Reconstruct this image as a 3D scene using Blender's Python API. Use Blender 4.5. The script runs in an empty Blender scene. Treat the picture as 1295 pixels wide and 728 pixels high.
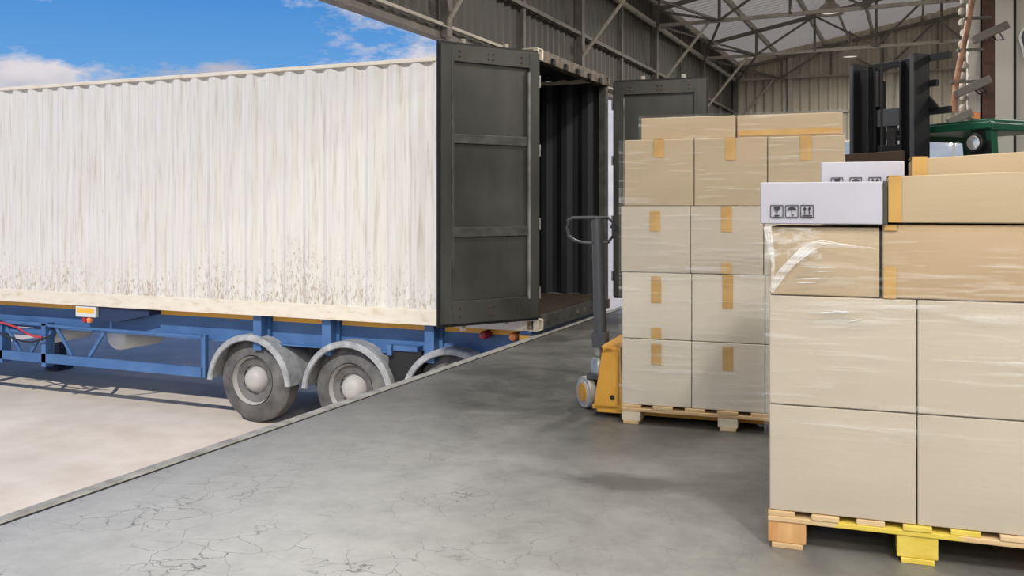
import bpy, bmesh, math, random
from mathutils import Vector, Matrix, noise
random.seed(7)
PI = math.pi
C = bpy.context.scene.collection
sc = bpy.context.scene

# ------------------------------------------------------------------ camera
H = 1.33                                    # eye height above the dock floor
cam_d = bpy.data.cameras.new('camera'); cam = bpy.data.objects.new('camera', cam_d); C.objects.link(cam)
cam.location = (0, 0, H); cam.rotation_euler = (PI/2, 0, math.radians(23.4))
cam_d.sensor_width = 36; cam_d.lens = 33.0; cam_d.shift_y = -0.0803; cam_d.clip_end = 2000
sc.camera = cam
sc.view_settings.view_transform = 'Standard'; sc.view_settings.look = 'None'
sc.view_settings.exposure = 0.0; sc.view_settings.gamma = 1; sc.view_settings.use_curve_mapping = False

# ------------------------------------------------------------------ world, sun
SKY_STRENGTH = 1.0
SUN_STRENGTH = 3.05
LAMP_WATTS = 115
FILL_LAMP_WATTS = 210  # power of the unseen lamps added to brighten the carton fronts
w = bpy.data.worlds.new('sky'); sc.world = w; w.use_nodes = True
nt = w.node_tree; nt.nodes.clear()
def N(nt, t, **kw):
    n = nt.nodes.new(t)
    for k, v in kw.items(): setattr(n, k, v)
    return n
def ramp(nt, stops, interp='LINEAR'):
    r = nt.nodes.new('ShaderNodeValToRGB'); r.color_ramp.interpolation = interp
    e = r.color_ramp.elements
    while len(e) < len(stops): e.new(0.5)
    for i, (p, c) in enumerate(stops):
        e[i].position = p; e[i].color = c if len(c) == 4 else (*c, 1)
    return r
def grey(v): return (v, v, v, 1)
tc = N(nt, 'ShaderNodeTexCoord'); sep = N(nt, 'ShaderNodeSeparateXYZ')
nt.links.new(tc.outputs['Generated'], sep.inputs[0])
grad = ramp(nt, [(0.0, (.80, .86, .92)), (0.10, (.16, .40, .76)), (0.24, (.05, .24, .64)), (0.6, (.03, .14, .48)), (1, (.03, .12, .42))])
nt.links.new(sep.outputs['Z'], grad.inputs[0])
mp = N(nt, 'ShaderNodeMapping'); mp.inputs['Scale'].default_value = (1, 1, 2.6); mp.inputs['Location'].default_value = (8.35, 3.1, .38)
nt.links.new(tc.outputs['Generated'], mp.inputs[0])
cn = N(nt, 'ShaderNodeTexNoise'); cn.inputs['Scale'].default_value = 3.6; cn.inputs['Detail'].default_value = 9; cn.inputs['Roughness'].default_value = .66
nt.links.new(mp.outputs[0], cn.inputs['Vector'])
# more cloud low down, thinning upwards
band = N(nt, 'ShaderNodeMapRange'); band.inputs['From Min'].default_value = .12; band.inputs['From Max'].default_value = .17
band.inputs['To Min'].default_value = .14; band.inputs['To Max'].default_value = -.10
nt.links.new(sep.outputs['Z'], band.inputs['Value'])
add = N(nt, 'ShaderNodeMath', operation='ADD'); nt.links.new(cn.outputs['Fac'], add.inputs[0]); nt.links.new(band.outputs[0], add.inputs[1])
az = N(nt, 'ShaderNodeMapRange'); az.inputs['From Min'].default_value = -.59; az.inputs['From Max'].default_value = -.53; az.inputs['To Min'].default_value = 0; az.inputs['To Max'].default_value = .095
nt.links.new(sep.outputs['X'], az.inputs['Value'])
add2 = N(nt, 'ShaderNodeMath', operation='ADD'); nt.links.new(add.outputs[0], add2.inputs[0]); nt.links.new(az.outputs[0], add2.inputs[1])
add = add2
cr = ramp(nt, [(.50, grey(0)), (.59, grey(1))]); nt.links.new(add.outputs[0], cr.inputs[0])
cn2 = N(nt, 'ShaderNodeTexNoise'); cn2.inputs['Scale'].default_value = 9; cn2.inputs['Detail'].default_value = 6
nt.links.new(mp.outputs[0], cn2.inputs['Vector'])
cc = ramp(nt, [(.35, (.44, .46, .55)), (.62, (.74, .70, .73))]); nt.links.new(cn2.outputs['Fac'], cc.inputs[0])
mx = N(nt, 'ShaderNodeMixRGB'); nt.links.new(cr.outputs[0], mx.inputs[0]); nt.links.new(grad.outputs[0], mx.inputs[1]); nt.links.new(cc.outputs[0], mx.inputs[2])
bg = N(nt, 'ShaderNodeBackground'); bg.inputs[1].default_value = SKY_STRENGTH; nt.links.new(mx.outputs[0], bg.inputs[0])
wo = N(nt, 'ShaderNodeOutputWorld'); nt.links.new(bg.outputs[0], wo.inputs[0])

sun_d = bpy.data.lights.new('sun', 'SUN'); sun_d.energy = SUN_STRENGTH; sun_d.angle = .012; sun_d.color = (1, .95, .87)
sun = bpy.data.objects.new('sun', sun_d); C.objects.link(sun); sun.location = (0, -20, 30)
sun.rotation_euler = Vector((-.035, .74, -.67)).to_track_quat('-Z', 'Y').to_euler()

# ------------------------------------------------------------------ materials
M = {}
def mat(name, col, rough=.6, metal=0, spec=.5):
    m = bpy.data.materials.new(name); m.use_nodes = True
    b = m.node_tree.nodes['Principled BSDF']
    b.inputs['Base Color'].default_value = (*col, 1); b.inputs['Roughness'].default_value = rough
    b.inputs['Metallic'].default_value = metal; b.inputs['Specular IOR Level'].default_value = spec
    M[name] = m
    return m
def nmat(name, stops, scale=6, rough=(.5, .7), detail=6, stretch=(1, 1, 1), bump=0, metal=0, bscale=None, spec=.5):
    """noise driven paint / wood / concrete"""
    m = mat(name, (1, 1, 1), .5, metal, spec); nt = m.node_tree; b = nt.nodes['Principled BSDF']
    t = N(nt, 'ShaderNodeTexCoord'); mp = N(nt, 'ShaderNodeMapping'); mp.inputs['Scale'].default_value = stretch
    nt.links.new(t.outputs['Object'], mp.inputs[0])
    n = N(nt, 'ShaderNodeTexNoise'); n.inputs['Scale'].default_value = scale; n.inputs['Detail'].default_value = detail
    nt.links.new(mp.outputs[0], n.inputs['Vector'])
    r = ramp(nt, stops); nt.links.new(n.outputs['Fac'], r.inputs[0]); nt.links.new(r.outputs[0], b.inputs['Base Color'])
    rr = N(nt, 'ShaderNodeMapRange'); rr.inputs['To Min'].default_value = rough[0]; rr.inputs['To Max'].default_value = rough[1]
    nt.links.new(n.outputs['Fac'], rr.inputs['Value']); nt.links.new(rr.outputs[0], b.inputs['Roughness'])
    if bump:
        n2 = N(nt, 'ShaderNodeTexNoise'); n2.inputs['Scale'].default_value = bscale or scale*4; n2.inputs['Detail'].default_value = 4
        nt.links.new(mp.outputs[0], n2.inputs['Vector'])
        bp = N(nt, 'ShaderNodeBump'); bp.inputs['Strength'].default_value = bump; bp.inputs['Distance'].default_value = .01
        nt.links.new(n2.outputs['Fac'], bp.inputs['Height']); nt.links.new(bp.outputs[0], b.inputs['Normal'])
    return m

def container_paint():
    m = mat('container_paint', (.8, .78, .72), .5); nt = m.node_tree; b = nt.nodes['Principled BSDF']
    L = nt.links.new
    t = N(nt, 'ShaderNodeTexCoord'); sp = N(nt, 'ShaderNodeSeparateXYZ'); L(t.outputs['Object'], sp.inputs[0])
    # faint vertical soot streaks
    m1 = N(nt, 'ShaderNodeMapping'); m1.inputs['Scale'].default_value = (11, 11, .6); L(t.outputs['Object'], m1.inputs[0])
    n1 = N(nt, 'ShaderNodeTexNoise'); n1.inputs['Scale'].default_value = 2.5; n1.inputs['Detail'].default_value = 8; L(m1.outputs[0], n1.inputs['Vector'])
    r1 = ramp(nt, [(.3, (.53, .49, .42)), (.44, (.655, .635, .585)), (.7, (.71, .70, .665))]); L(n1.outputs['Fac'], r1.inputs[0])
    # brown rust specks, mostly in the lower third
    m2 = N(nt, 'ShaderNodeMapping'); m2.inputs['Scale'].default_value = (26, 26, 8); L(t.outputs['Object'], m2.inputs[0])
    n2 = N(nt, 'ShaderNodeTexNoise'); n2.inputs['Scale'].default_value = 1.7; n2.inputs['Detail'].default_value = 10; n2.inputs['Roughness'].default_value = .7; L(m2.outputs[0], n2.inputs['Vector'])
    n3 = N(nt, 'ShaderNodeTexNoise'); n3.inputs['Scale'].default_value = .9; n3.inputs['Detail'].default_value = 3; L(t.outputs['Object'], n3.inputs['Vector'])
    hz = N(nt, 'ShaderNodeMapRange'); hz.inputs['From Min'].default_value = .25; hz.inputs['From Max'].default_value = 1.1
    hz.inputs['To Min'].default_value = .045; hz.inputs['To Max'].default_value = -.12; L(sp.outputs['Z'], hz.inputs['Value'])
    a1 = N(nt, 'ShaderNodeMath', operation='ADD'); L(n2.outputs['Fac'], a1.inputs[0]); L(hz.outputs[0], a1.inputs[1])
    s3 = N(nt, 'ShaderNodeMath', operation='MULTIPLY_ADD'); s3.inputs[1].default_value = .35; s3.inputs[2].default_value = -.165; L(n3.outputs['Fac'], s3.inputs[0])
    a2 = N(nt, 'ShaderNodeMath', operation='ADD'); L(a1.outputs[0], a2.inputs[0]); L(s3.outputs[0], a2.inputs[1])
    r2 = ramp(nt, [(.56, grey(0)), (.68, grey(.75))]); L(a2.outputs[0], r2.inputs[0])
    mx = N(nt, 'ShaderNodeMixRGB'); L(r2.outputs[0], mx.inputs[0]); L(r1.outputs[0], mx.inputs[1]); mx.inputs[2].default_value = (.30, .20, .11, 1)
    L(mx.outputs[0], b.inputs['Base Color'])
container_paint()
nmat('container_cream', [(.3, (.60, .50, .36)), (.42, (.70, .635, .52)), (.7, (.74, .69, .59))], 5, stretch=(1, 1, 3))
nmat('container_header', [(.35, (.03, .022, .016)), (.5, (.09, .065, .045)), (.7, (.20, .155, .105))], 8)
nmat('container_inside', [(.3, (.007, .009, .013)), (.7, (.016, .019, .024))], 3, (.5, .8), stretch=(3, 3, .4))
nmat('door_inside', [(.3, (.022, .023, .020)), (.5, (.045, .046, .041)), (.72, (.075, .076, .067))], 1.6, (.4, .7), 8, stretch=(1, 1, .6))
nmat('door_frame_grey', [(.3, (.036, .037, .035)), (.7, (.085, .087, .081))], 7, (.4, .7))
nmat('container_floor', [(.3, (.03, .022, .015)), (.7, (.08, .06, .04))], 9, stretch=(.3, 4, 1))
nmat('reveal_grey', [(.3, (.08, .08, .075)), (.6, (.30, .30, .28))], 3)
mat('rubber', (.012, .012, .013), .6)
nmat('galvanised', [(.3, (.30, .31, .32)), (.7, (.58, .59, .60))], 14, (.3, .5), metal=.6)
nmat('rust', [(.35, (.05, .025, .018)), (.6, (.11, .05, .032)), (.75, (.16, .09, .06))], 7)
nmat('trailer_blue', [(.3, (.040, .115, .28)), (.7, (.070, .165, .36))], 3, (.35, .6))
mat('trailer_dark_blue', (.012, .03, .085), .5)
mat('reflector_yellow', (.85, .44, .05), .4)
mat('reflector_grey', (.62, .64, .64), .4)
mat('lamp_red', (.42, .03, .03), .25); mat('lamp_orange', (.85, .27, .07), .25)
nmat('fender_plastic', [(.3, (.24, .25, .26)), (.7, (.44, .45, .46))], 10, (.35, .55))
nmat('tyre', [(.3, (.055, .055, .055)), (.7, (.16, .155, .15))], 5)
mat('rim_white', (.42, .41, .39), .5)
mat('hose_red', (.45, .04, .05), .5)
nmat('steel_dark', [(.3, (.10, .09, .08)), (.7, (.19, .175, .155))], 4, (.5, .7))
nmat('steel_light', [(.3, (.34, .31, .27)), (.7, (.52, .48, .42))], 4, (.5, .7))
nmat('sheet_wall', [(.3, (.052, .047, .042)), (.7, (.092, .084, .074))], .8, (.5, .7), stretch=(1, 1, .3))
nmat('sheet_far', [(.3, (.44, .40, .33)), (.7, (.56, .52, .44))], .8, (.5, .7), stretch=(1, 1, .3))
nmat('sheet_roof', [(.3, (.68, .66, .62)), (.7, (.80, .78, .74))], .8, (.5, .7), stretch=(.3, 1, 1))
mat('panel_white', (.60, .58, .54), .55)
mat('frame_white', (.80, .81, .82), .5)
nmat('ground_sand', [(.3, (.60, .52, .43)), (.7, (.72, .64, .55))], 2, (.8, .9), bump=.3, bscale=60)
nmat('lip_concrete', [(.3, (.22, .21, .19)), (.5, (.36, .35, .32)), (.7, (.46, .45, .42))], 7, (.6, .8))
mat('joint_black', (.015, .015, .015), .9)

def floor_mat():
    m = mat('concrete', (.4, .4, .4), .4); nt = m.node_tree; b = nt.nodes['Principled BSDF']; L = nt.links.new
    t = N(nt, 'ShaderNodeTexCoord'); co = t.outputs['Object']
    n1 = N(nt, 'ShaderNodeTexNoise'); n1.inputs['Scale'].default_value = .8; n1.inputs['Detail'].default_value = 12; n1.inputs['Roughness'].default_value = .68; n1.inputs['Distortion'].default_value = .5; L(co, n1.inputs['Vector'])
    r1 = ramp(nt, [(.30, (.045, .045, .041)), (.48, (.112, .112, .103)), (.70, (.225, .225, .205))]); L(n1.outputs['Fac'], r1.inputs[0])
    n2 = N(nt, 'ShaderNodeTexNoise'); n2.inputs['Scale'].default_value = 5; n2.inputs['Detail'].default_value = 10; n2.inputs['Roughness'].default_value = .7; L(co, n2.inputs['Vector'])
    r2 = ramp(nt, [(.3, grey(.66)), (.55, grey(1)), (.8, grey(1.2))]); L(n2.outputs['Fac'], r2.inputs[0])
    mm = N(nt, 'ShaderNodeMixRGB', blend_type='MULTIPLY'); mm.inputs[0].default_value = .9; L(r1.outputs[0], mm.inputs[1]); L(r2.outputs[0], mm.inputs[2])
    # outdoor light painted in as a paler near-left floor; a web of fine cracks
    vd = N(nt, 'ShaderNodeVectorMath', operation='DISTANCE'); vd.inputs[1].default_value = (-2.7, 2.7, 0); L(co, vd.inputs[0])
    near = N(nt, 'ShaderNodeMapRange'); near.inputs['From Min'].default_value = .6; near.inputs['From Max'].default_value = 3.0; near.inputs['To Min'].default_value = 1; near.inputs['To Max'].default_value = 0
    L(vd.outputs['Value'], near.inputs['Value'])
    wn = N(nt, 'ShaderNodeTexNoise'); wn.inputs['Scale'].default_value = 2.5; wn.inputs['Detail'].default_value = 5; L(co, wn.inputs['Vector'])
    wa = N(nt, 'ShaderNodeMixRGB', blend_type='ADD'); wa.inputs[0].default_value = .35; L(co, wa.inputs[1]); L(wn.outputs['Color'], wa.inputs[2])
    vo = N(nt, 'ShaderNodeTexVoronoi', feature='DISTANCE_TO_EDGE'); vo.inputs['Scale'].default_value = 6.0; L(wa.outputs[0], vo.inputs['Vector'])
    rv = ramp(nt, [(.0, grey(1)), (.013, grey(0))]); L(vo.outputs['Distance'], rv.inputs[0])
    bn = N(nt, 'ShaderNodeTexNoise'); bn.inputs['Scale'].default_value = 2.2; bn.inputs['Detail'].default_value = 4; L(co, bn.inputs['Vector'])
    br = ramp(nt, [(.43, grey(0)), (.56, grey(.85))]); L(bn.outputs['Fac'], br.inputs[0])
    q = N(nt, 'ShaderNodeMath', operation='MULTIPLY'); L(rv.outputs[0], q.inputs[0]); L(near.outputs[0], q.inputs[1])
    q2 = N(nt, 'ShaderNodeMath', operation='MULTIPLY'); L(q.outputs[0], q2.inputs[0]); L(br.outputs[0], q2.inputs[1])
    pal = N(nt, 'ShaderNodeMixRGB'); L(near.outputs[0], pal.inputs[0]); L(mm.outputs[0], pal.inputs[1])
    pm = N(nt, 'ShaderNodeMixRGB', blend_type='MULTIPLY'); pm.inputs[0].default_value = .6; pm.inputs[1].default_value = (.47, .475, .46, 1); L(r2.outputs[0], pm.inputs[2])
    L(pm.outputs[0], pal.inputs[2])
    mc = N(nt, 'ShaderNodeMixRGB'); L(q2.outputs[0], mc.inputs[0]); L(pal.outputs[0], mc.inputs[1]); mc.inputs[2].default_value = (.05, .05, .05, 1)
    # oil stain
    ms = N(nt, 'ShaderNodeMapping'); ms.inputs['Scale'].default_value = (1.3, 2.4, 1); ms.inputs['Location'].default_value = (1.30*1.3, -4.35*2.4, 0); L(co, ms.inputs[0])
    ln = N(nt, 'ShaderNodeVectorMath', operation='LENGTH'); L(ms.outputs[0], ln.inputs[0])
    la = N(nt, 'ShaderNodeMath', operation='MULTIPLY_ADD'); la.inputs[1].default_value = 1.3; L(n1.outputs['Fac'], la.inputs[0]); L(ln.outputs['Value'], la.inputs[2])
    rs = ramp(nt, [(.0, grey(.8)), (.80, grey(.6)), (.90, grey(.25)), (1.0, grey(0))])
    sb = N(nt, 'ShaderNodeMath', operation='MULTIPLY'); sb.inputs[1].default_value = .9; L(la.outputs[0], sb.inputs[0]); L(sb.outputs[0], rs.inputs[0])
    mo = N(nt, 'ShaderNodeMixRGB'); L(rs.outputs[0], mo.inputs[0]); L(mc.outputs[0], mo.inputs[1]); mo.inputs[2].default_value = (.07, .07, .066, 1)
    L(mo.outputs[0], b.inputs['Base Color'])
    rr = N(nt, 'ShaderNodeMapRange'); rr.inputs['To Min'].default_value = .30; rr.inputs['To Max'].default_value = .62; L(n1.outputs['Fac'], rr.inputs['Value']); L(rr.outputs[0], b.inputs['Roughness'])
    bp = N(nt, 'ShaderNodeBump'); bp.inputs['Strength'].default_value = .25; bp.inputs['Distance'].default_value = .01; L(n2.outputs['Fac'], bp.inputs['Height']); L(bp.outputs[0], b.inputs['Normal'])
    return m
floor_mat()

nmat('cardboard', [(.25, (.42, .325, .205)), (.75, (.50, .395, .26))], 1.2, (.6, .75), 8, stretch=(1, 1, 3), bump=.12, bscale=9)
nmat('cardboard_pale', [(.25, (.475, .415, .325)), (.75, (.54, .478, .383))], 1.2, (.6, .75), 8, stretch=(1, 1, 3), bump=.12, bscale=9)
nmat('cardboard_lit', [(.25, (.60, .54, .435)), (.75, (.67, .61, .50))], 1.2, (.6, .75), 8, stretch=(1, 1, 3), bump=.12, bscale=9)  # lower rows' extra brightness and film haze put into the cardboard colour
nmat('cardboard_warm', [(.25, (.41, .29, .165)), (.75, (.48, .35, .21))], 1.2, (.6, .75), 8, stretch=(1, 1, 3), bump=.12, bscale=9)
nmat('carton_white', [(.25, (.43, .43, .50)), (.75, (.53, .53, .60))], 2, (.5, .65), bump=.08)
mat('flap_dark', (.06, .055, .045), .8)
nmat('packing_tape', [(.3, (.48, .27, .06)), (.7, (.58, .36, .11))], 9, (.3, .45))
mat('print_black', (.03, .03, .03), .6)
nmat('pine', [(.3, (.52, .33, .15)), (.7, (.72, .54, .32))], 5, (.6, .8), stretch=(.5, 4, 4))
nmat('pine_pale', [(.3, (.62, .52, .36)), (.7, (.76, .69, .53))], 5, (.6, .8), stretch=(1, 1, 4))
nmat('pine_orange', [(.3, (.50, .24, .08)), (.7, (.72, .44, .20))], 5, (.6, .8), stretch=(4, 4, .6))
nmat('wood_yellow', [(.3, (.62, .44, .04)), (.7, (.78, .62, .12))], 7, (.5, .7), stretch=(1, 1, 3))
def patch_mat():
    m = nmat('pine_patch', [(.3, (.52, .33, .15)), (.7, (.72, .54, .32))], 5, (.6, .8), stretch=(.5, 4, 4)); nt = m.node_tree; b = nt.nodes['Principled BSDF']
    src = b.inputs['Base Color'].links[0].from_socket
    t = N(nt, 'ShaderNodeTexCoord'); sp = N(nt, 'ShaderNodeSeparateXYZ'); nt.links.new(t.outputs['Object'], sp.inputs[0])
    n = N(nt, 'ShaderNodeTexNoise'); n.inputs['Scale'].default_value = 6; nt.links.new(t.outputs['Object'], n.inputs['Vector'])
    a = N(nt, 'ShaderNodeMath', operation='MULTIPLY_ADD'); a.inputs[1].default_value = .3; nt.links.new(n.outputs['Fac'], a.inputs[0]); nt.links.new(sp.outputs['X'], a.inputs[2])
    r = ramp(nt, [(.38, grey(0)), (.42, grey(1)), (.80, grey(1)), (.86, grey(0))]); nt.links.new(a.outputs[0], r.inputs[0])
    x = N(nt, 'ShaderNodeMixRGB'); nt.links.new(r.outputs[0], x.inputs[0]); nt.links.new(src, x.inputs[1]); x.inputs[2].default_value = (.70, .54, .08, 1); nt.links.new(x.outputs[0], b.inputs['Base Color'])
patch_mat()
nmat('jack_yellow', [(.3, (.66, .30, .03)), (.7, (.80, .42, .06))], 4, (.35, .5))
mat('jack_steel', (.09, .095, .10), .4, .3)
mat('jack_silver', (.42, .42, .40), .35, .6)
mat('wheel_rubber', (.50, .48, .44), .5)
mat('mast_black', (.010, .011, .014), .45)
mat('mast_grey', (.055, .060, .070), .45)
mat('cab_green', (.008, .085, .045), .35)
mat('carriage_brown', (.055, .035, .022), .6)
nmat('copper_pipe', [(.35, (.22, .10, .06)), (.6, (.42, .22, .14))], 9, (.4, .6))
mat('floodlight_grey', (.16, .15, .13), .5)
mat('lens', (.8, .8, .8), .1, .7)
mat('lamp_shade', (.34, .30, .26), .45, .2)
def emis(name, col, s):
    m = mat(name, col, .5); b = m.node_tree.nodes['Principled BSDF']
    b.inputs['Emission Color'].default_value = (*col, 1); b.inputs['Emission Strength'].default_value = s
emis('lamp_glow', (1, .93, .82), .6)
def translucent(name, fac):
    nt = M[name].node_tree; b = nt.nodes['Principled BSDF']; o = nt.nodes['Material Output']
    t = N(nt, 'ShaderNodeBsdfTranslucent'); t.inputs[0].default_value = (1, .84, .62, 1)
    x = N(nt, 'ShaderNodeMixShader'); x.inputs[0].default_value = fac
    nt.links.new(b.outputs[0], x.inputs[1]); nt.links.new(t.outputs[0], x.inputs[2]); nt.links.new(x.outputs[0], o.inputs[0])
translucent('sheet_roof', .3)  # translucency added so daylight through the sheets brightens the hall
def glass_mat():
    m = bpy.data.materials.new('window_glass'); m.use_nodes = True; nt = m.node_tree; nt.nodes.clear(); M['window_glass'] = m
    t = N(nt, 'ShaderNodeBsdfTransparent'); t.inputs[0].default_value = (.85, .90, .93, 1); g = N(nt, 'ShaderNodeBsdfGlossy'); g.inputs['Roughness'].default_value = .03
    x = N(nt, 'ShaderNodeMixShader'); x.inputs[0].default_value = .12; o = N(nt, 'ShaderNodeOutputMaterial')
    nt.links.new(t.outputs[0], x.inputs[1]); nt.links.new(g.outputs[0], x.inputs[2]); nt.links.new(x.outputs[0], o.inputs[0])
glass_mat()
def film_mat(name, lo, hi, t0, t1, sx=1.0, haze=.9):
    """clear stretch film: mostly transparent, milky where it bunches into horizontal wrinkles"""
    m = bpy.data.materials.new(name); m.use_nodes = True; nt = m.node_tree; nt.nodes.clear(); M[name] = m; L = nt.links.new
    t = N(nt, 'ShaderNodeTexCoord'); mp = N(nt, 'ShaderNodeMapping'); mp.inputs['Scale'].default_value = (1.1*sx, 1.1, 17); mp.inputs['Rotation'].default_value = (0, .05, 0); L(t.outputs['Object'], mp.inputs[0])
    n = N(nt, 'ShaderNodeTexNoise'); n.inputs['Scale'].default_value = 2.2; n.inputs['Detail'].default_value = 6; n.inputs['Roughness'].default_value = .6; n.inputs['Distortion'].default_value = .4; L(mp.outputs[0], n.inputs['Vector'])
    n2 = N(nt, 'ShaderNodeTexNoise'); n2.inputs['Scale'].default_value = 2.6; n2.inputs['Detail'].default_value = 3; L(t.outputs['Object'], n2.inputs['Vector'])
    ad = N(nt, 'ShaderNodeMath', operation='MULTIPLY_ADD'); ad.inputs[1].default_value = .45; L(n2.outputs['Fac'], ad.inputs[0]); L(n.outputs['Fac'], ad.inputs[2])
    r = ramp(nt, [(t0, grey(lo)), (t1, grey(hi))]); L(ad.outputs[0], r.inputs[0])
    bp = N(nt, 'ShaderNodeBump'); bp.inputs['Strength'].default_value = .6; bp.inputs['Distance'].default_value = .012; L(n.outputs['Fac'], bp.inputs['Height'])
    tr = N(nt, 'ShaderNodeBsdfTransparent')
    d = N(nt, 'ShaderNodeBsdfPrincipled'); d.inputs['Base Color'].default_value = (haze, haze, haze*1.0, 1); d.inputs['Roughness'].default_value = .18; L(bp.outputs[0], d.inputs['Normal'])
    x = N(nt, 'ShaderNodeMixShader'); L(r.outputs[0], x.inputs[0]); L(tr.outputs[0], x.inputs[1]); L(d.outputs[0], x.inputs[2])
    o = N(nt, 'ShaderNodeOutputMaterial'); L(x.outputs[0], o.inputs[0])
film_mat('film', .04, .33, .76, .95)
film_mat('film_bunched', .15, .80, .60, .85)
film_mat('film_crumple', .0, .55, .70, .90, 6)

# ------------------------------------------------------------------ mesh helpers
def BM(): return bmesh.new()
def bx(bm, x0, x1, y0, y1, z0, z1, mtx=None):
    v = [bm.verts.new((x, y, z)) for z in (z0, z1) for y in (y0, y1) for x in (x0, x1)]
    if mtx is not None:
        for q in v: q.co = mtx @ q.co
    for f in ((0, 2, 3, 1), (4, 5, 7, 6), (0, 1, 5, 4), (2, 6, 7, 3), (0, 4, 6, 2), (1, 3, 7, 5)):
        bm.faces.new([v[i] for i in f])
    return v
def frame_from(a, b):
    a, b = Vector(a), Vector(b); d = (b-a); L = d.length; d.normalize()
    up = Vector((0, 0, 1)) if abs(d.z) < .95 else Vector((0, 1, 0))
    s = d.cross(up).normalized(); u = s.cross(d).normalized()
    return a, b, d, s, u, L
def bar(bm, a, b, w, h):
    a, b, d, s, u, L = frame_from(a, b)
    m = Matrix((( s.x, d.x, u.x, a.x), (s.y, d.y, u.y, a.y), (s.z, d.z, u.z, a.z), (0, 0, 0, 1)))
    bx(bm, -w/2, w/2, 0, L, -h/2, h/2, m)
def angle_bar(bm, a, b, w, t=.008):
    """L section, as the roof steel"""
    a, b, d, s, u, L = frame_from(a, b)
    m = Matrix((( s.x, d.x, u.x, a.x), (s.y, d.y, u.y, a.y), (s.z, d.z, u.z, a.z), (0, 0, 0, 1)))
    bx(bm, -w/2, w/2, 0, L, -w/2, -w/2+t, m); bx(bm, -w/2, -w/2+t, 0, L, -w/2, w/2, m)
def tube(bm, pts, r, n=10, cap=True, closed=False):
    pts = [Vector(p) for p in pts]; rings = []
    k = len(pts)
    for i, p in enumerate(pts):
        if closed: d = (pts[(i+1) % k]-pts[i-1])
        else: d = (pts[min(i+1, k-1)]-pts[max(i-1, 0)])
        d.normalize(); up = Vector((0, 0, 1)) if abs(d.z) < .9 else Vector((0, 1, 0))
        s = d.cross(up).normalized(); u = s.cross(d)
        rr = r[i] if isinstance(r, (list, tuple)) else r
        rings.append([bm.verts.new(p+(s*math.cos(2*PI*j/n)+u*math.sin(2*PI*j/n))*rr) for j in range(n)])
    for i in range(k if closed else k-1):
        A, B = rings[i], rings[(i+1) % k]
        for j in range(n): bm.faces.new((A[j], A[(j+1) % n], B[(j+1) % n], B[j]))
    if cap and not closed:
        bm.faces.new(rings[0][::-1]); bm.faces.new(rings[-1])
def lathe(bm, prof, c=(0, 0, 0), axis='z', n=32, caps=True):
    """prof: list of (radius, height)"""
    rings = []
    for r, h in prof:
        ring = []
        for j in range(n):
            a = 2*PI*j/n; x, y = r*math.cos(a), r*math.sin(a)
            p = {'z': (x, y, h), 'y': (x, h, y), 'x': (h, x, y)}[axis]
            ring.append(bm.verts.new((p[0]+c[0], p[1]+c[1], p[2]+c[2])))
        rings.append(ring)
    for A, B in zip(rings, rings[1:]):
        for j in range(n): bm.faces.new((A[j], A[(j+1) % n], B[(j+1) % n], B[j]))
    if caps: bm.faces.new(rings[0]); bm.faces.new(rings[-1])
def prism(bm, poly, a, b, plane='xz'):
    """extrude a 2-D polygon; plane xz is extruded along y from a to b"""
    def P(u, v, w): return {'xz': (u, w, v), 'xy': (u, v, w), 'yz': (w, u, v)}[plane]
    A = [bm.verts.new(P(u, v, a)) for u, v in poly]; B = [bm.verts.new(P(u, v, b)) for u, v in poly]
    n = len(poly)
    for i in range(n): bm.faces.new((A[i], A[(i+1) % n], B[(i+1) % n], B[i]))
    bm.faces.new(A); bm.faces.new(B)
def sheet(bm, prof, z0, z1, axis='x', t=.0015, nz=1):
    """corrugated sheet: prof = [(along, out)...] extruded in z, with thickness t"""
    for side in (0, t):
        rows = []
        for k in range(nz+1):
            z = z0+(z1-z0)*k/nz
            rows.append([bm.verts.new((s, o+side, z) if axis == 'x' else (o+side, s, z)) for s, o in prof])
        for A, B in zip(rows, rows[1:]):
            for i in range(len(prof)-1): bm.faces.new((A[i], A[i+1], B[i+1], B[i]))
def corr(s0, s1, pitch, depth, f1=.26, f2=.25):
    """trapezoid profile"""
    out = []; s = s0
    sl = (1-f1-f2)/2
    while s < s1:
        for a, o in ((0, 0), (f1, 0), (f1+sl, depth), (f1+sl+f2, depth)):
            if s+a*pitch <= s1: out.append((s+a*pitch, o))
        s += pitch
    out.append((s1, out[-1][1]))
    return out
def obj(name, bm, m, parent=None, smooth=False, bevel=0, loc=None, rotz=0):
    bmesh.ops.recalc_face_normals(bm, faces=bm.faces)
    me = bpy.data.meshes.new(name); bm.to_mesh(me); bm.free()
    o = bpy.data.objects.new(name, me); C.objects.link(o)
    me.materials.append(M[m] if isinstance(m, str) else m)
    if smooth:
        for p in me.polygons: p.use_smooth = True
        try: me.set_sharp_from_angle(angle=math.radians(35))
        except Exception: pass
    if bevel:
        b = o.modifiers.new('bevel', 'BEVEL'); b.width = bevel; b.segments = 2; b.limit_method = 'ANGLE'; b.angle_limit = math.radians(40)
    if parent: o.parent = parent
    if loc is not None: o.location = loc
    if rotz: o.rotation_euler = (0, 0, rotz)
    return o
def tag(o, label, cat=None, group=None):
    o['label'] = label
    if cat: o['category'] = cat
    if group: o['group'] = group
    return o
def thing(name, label, cat, loc=(0, 0, 0), rotz=0, group=None):
    o = bpy.data.objects.new(name, None); C.objects.link(o); o.empty_display_size = .2
    o.location = loc; o.rotation_euler = (0, 0, rotz)
    return tag(o, label, cat, group)
def struct(name, bm, m, label=None, **kw):
    o = obj(name, bm, m, **kw); o['kind'] = 'structure'
    if label: o['label'] = label
    return o

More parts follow.
